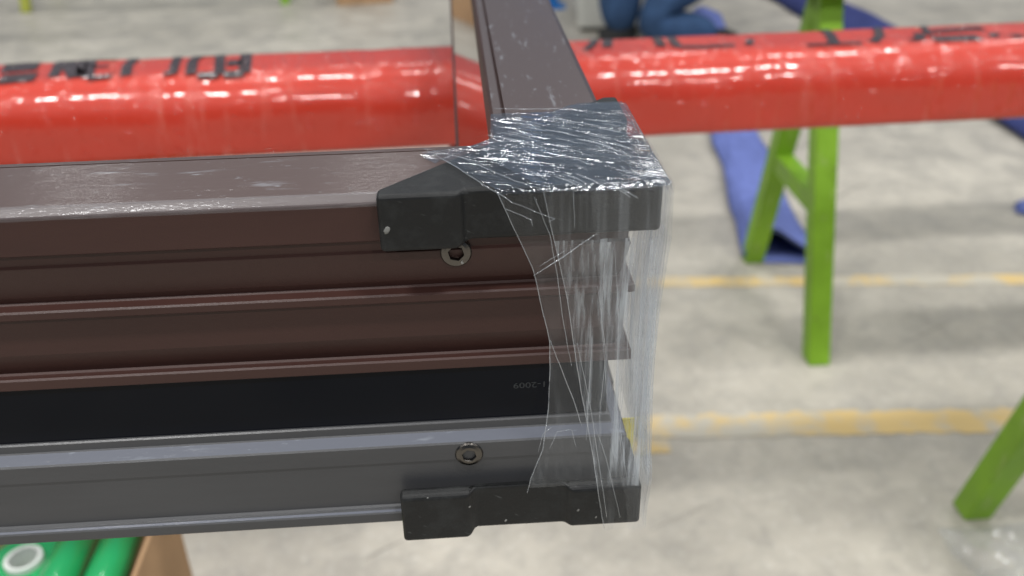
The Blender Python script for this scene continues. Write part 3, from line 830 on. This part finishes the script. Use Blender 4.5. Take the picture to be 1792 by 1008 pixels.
# ------------------------------------------------------------------ kneeling person far behind
def person():
    root = empty('person', (.60, 3.28, 0), 0); root.scale = (1.06, 1.06, 1.06)
    tag(root, 'person in blue work trousers kneeling on one knee far behind the red beam', 'person')
    J = {'pel': (.36, .10, .43, .14), 'sp': (.33, .10, .60, .13), 'ch': (.27, .10, .80, .145), 'nk': (.22, .10, .96, .055), 'hd': (.19, .10, 1.02, .062), 'hd2': (.165, .10, 1.12, .098), 'hd3': (.16, .10, 1.20, .085),
         'hk': (.36, .02, .38, .125), 'kk': (.07, -.03, .092, .088), 'ak': (.26, -.05, .07, .066), 'fk': (.33, -.05, .05, .045),
         'hf': (.33, .18, .42, .10), 'kf': (-.03, .15, .48, .085), 'af': (.0, .06, .11, .075), 'ff': (-.05, .06, .05, .050), 'fh': (.04, .06, .05, .055),
         'sl': (.27, -.08, .88, .065), 'el': (.13, -.12, .66, .045), 'wl': (-.02, -.06, .56, .030), 'hl': (-.09, -.04, .54, .034),
         'sr': (.27, .28, .88, .065), 'er': (.14, .30, .66, .045), 'wr': (0, .24, .56, .030), 'hr': (-.06, .22, .545, .034)}
    E = [('pel', 'sp'), ('sp', 'ch'), ('ch', 'nk'), ('nk', 'hd'), ('hd', 'hd2'), ('hd2', 'hd3'), ('pel', 'hk'), ('hk', 'kk'), ('kk', 'ak'), ('ak', 'fk'), ('pel', 'hf'), ('hf', 'kf'), ('kf', 'af'), ('af', 'ff'), ('af', 'fh'),
         ('ch', 'sl'), ('sl', 'el'), ('el', 'wl'), ('wl', 'hl'), ('ch', 'sr'), ('sr', 'er'), ('er', 'wr'), ('wr', 'hr')]
    ks = list(J); me = bpy.data.meshes.new('body')
    me.from_pydata([J[k][:3] for k in ks], [(ks.index(a), ks.index(b)) for a, b in E], [])
    o = bpy.data.objects.new('body', me); COL.objects.link(o); o.parent = root
    sk = o.modifiers.new('skin', 'SKIN'); sk.use_smooth_shade = True
    for i, k in enumerate(ks):
        me.skin_vertices[0].data[i].radius = (J[k][3], J[k][3]); me.skin_vertices[0].data[i].use_root = (k == 'pel')
    sd = o.modifiers.new('sub', 'SUBSURF'); sd.levels = 2; sd.render_levels = 2
    dg = bpy.context.evaluated_depsgraph_get()
    bm_ = bpy.data.meshes.new_from_object(o.evaluated_get(dg)); bm_.name = 'body'
    o.modifiers.clear(); o.data = bm_
    bm_.materials.clear(); bm_.materials.append(M['denim']); bm_.materials.append(M['skin'])
    for p in bm_.polygons:
        p.use_smooth = True; c = p.center
        p.material_index = 1 if (c.z > .97 or (c.x < .02 and .5 < c.z < .62 and c.z > .52 and abs(c.y-.1) > .1 and c.y < .14) or (c.x < -.03 and c.z > .53)) else 0
    for q_ in bm_.vertices: q_.co.z = max(q_.co.z, .002)
    # hair, eyes, nose, ears
    h = bmesh.new(); bmesh.ops.create_icosphere(h, subdivisions=3, radius=.108)
    for q_ in h.verts:
        q_.co = Vector((q_.co.x*1.0, q_.co.y*.92, q_.co.z*1.0))
        if q_.co.x < -.045 and q_.co.z < .05: q_.co.x *= .55
        q_.co *= 1 + .05*noise.noise(q_.co*40)
        q_.co += Vector((.185, .10, 1.165))
    obj('hair', h, M['hair'], root, True)
    for s in (-1, 1):
        b = bmesh.new(); bmesh.ops.create_icosphere(b, subdivisions=2, radius=.011, matrix=Matrix.Translation((.078, .10 + s*.033, 1.135))); obj('eye', b, M['hair'], root, True)
        b = bmesh.new(); bmesh.ops.create_icosphere(b, subdivisions=2, radius=.022, matrix=Matrix.Translation((.17, .10 + s*.098, 1.12)) @ Matrix.Diagonal((.8, .4, 1.3, 1))); obj('ear', b, M['skin'], root, True)
    b = bmesh.new(); bmesh.ops.create_icosphere(b, subdivisions=2, radius=.016, matrix=Matrix.Translation((.066, .10, 1.105)) @ Matrix.Diagonal((1.2, .7, 1.3, 1))); obj('nose', b, M['skin'], root, True)
    for nm, s0, s1 in (('shoe', (.05, .06, .035), (-.08, .06, .035)), ('shoe', (.32, -.05, .037), (.40, -.05, .03))):
        obj(nm, tube_mesh(nm, [s0, Vector(s0).lerp(Vector(s1), .5), s1], [.040, .044, .030], 12), M['rubber'], root, True)
person()

# ------------------------------------------------------------------ crumpled clear plastic on the floor
def scrap(c, sx, sy, seed, label):
    n = 34; v, f = [], []
    for i in range(n+1):
        for j in range(n+1):
            u, w_ = i/n-.5, j/n-.5
            e = 1 + .25*noise.noise(Vector((math.atan2(u, w_)*1.3, seed, 0)))
            p = Vector((u*sx*9, w_*sy*9, seed))
            z = .012 + .020*abs(noise.noise(p)) + .014*abs(noise.noise(p*2.6)) - .004
            edge = min(.5-abs(u), .5-abs(w_))
            v.append((c.x + u*sx*e + .010*noise.noise(p*1.7), c.y + w_*sy*e + .010*noise.noise(p*1.7+Vector((4, 4, 4))), max(.0012, z*sstep(0, .16, edge) + .0012)))
    for i in range(n):
        for j in range(n): a = i*(n+1)+j; f.append((a, a+n+1, a+n+2, a+1))
    o = obj('plastic_scrap', pydata('plastic_scrap', v, f), mat_stretch('crumpled_clear_plastic', (0, 0, 0.6), 60, 40, 0.10, 0.20, 0.5, 0.7, 0.0026, 0.07, 0.9))
    tag(o, label, 'plastic scrap')
scrap(at(1800, 990, 2, 0), .17, .15, 2.2, 'crumpled clear plastic scrap lying on concrete by the splayed trestle foot')
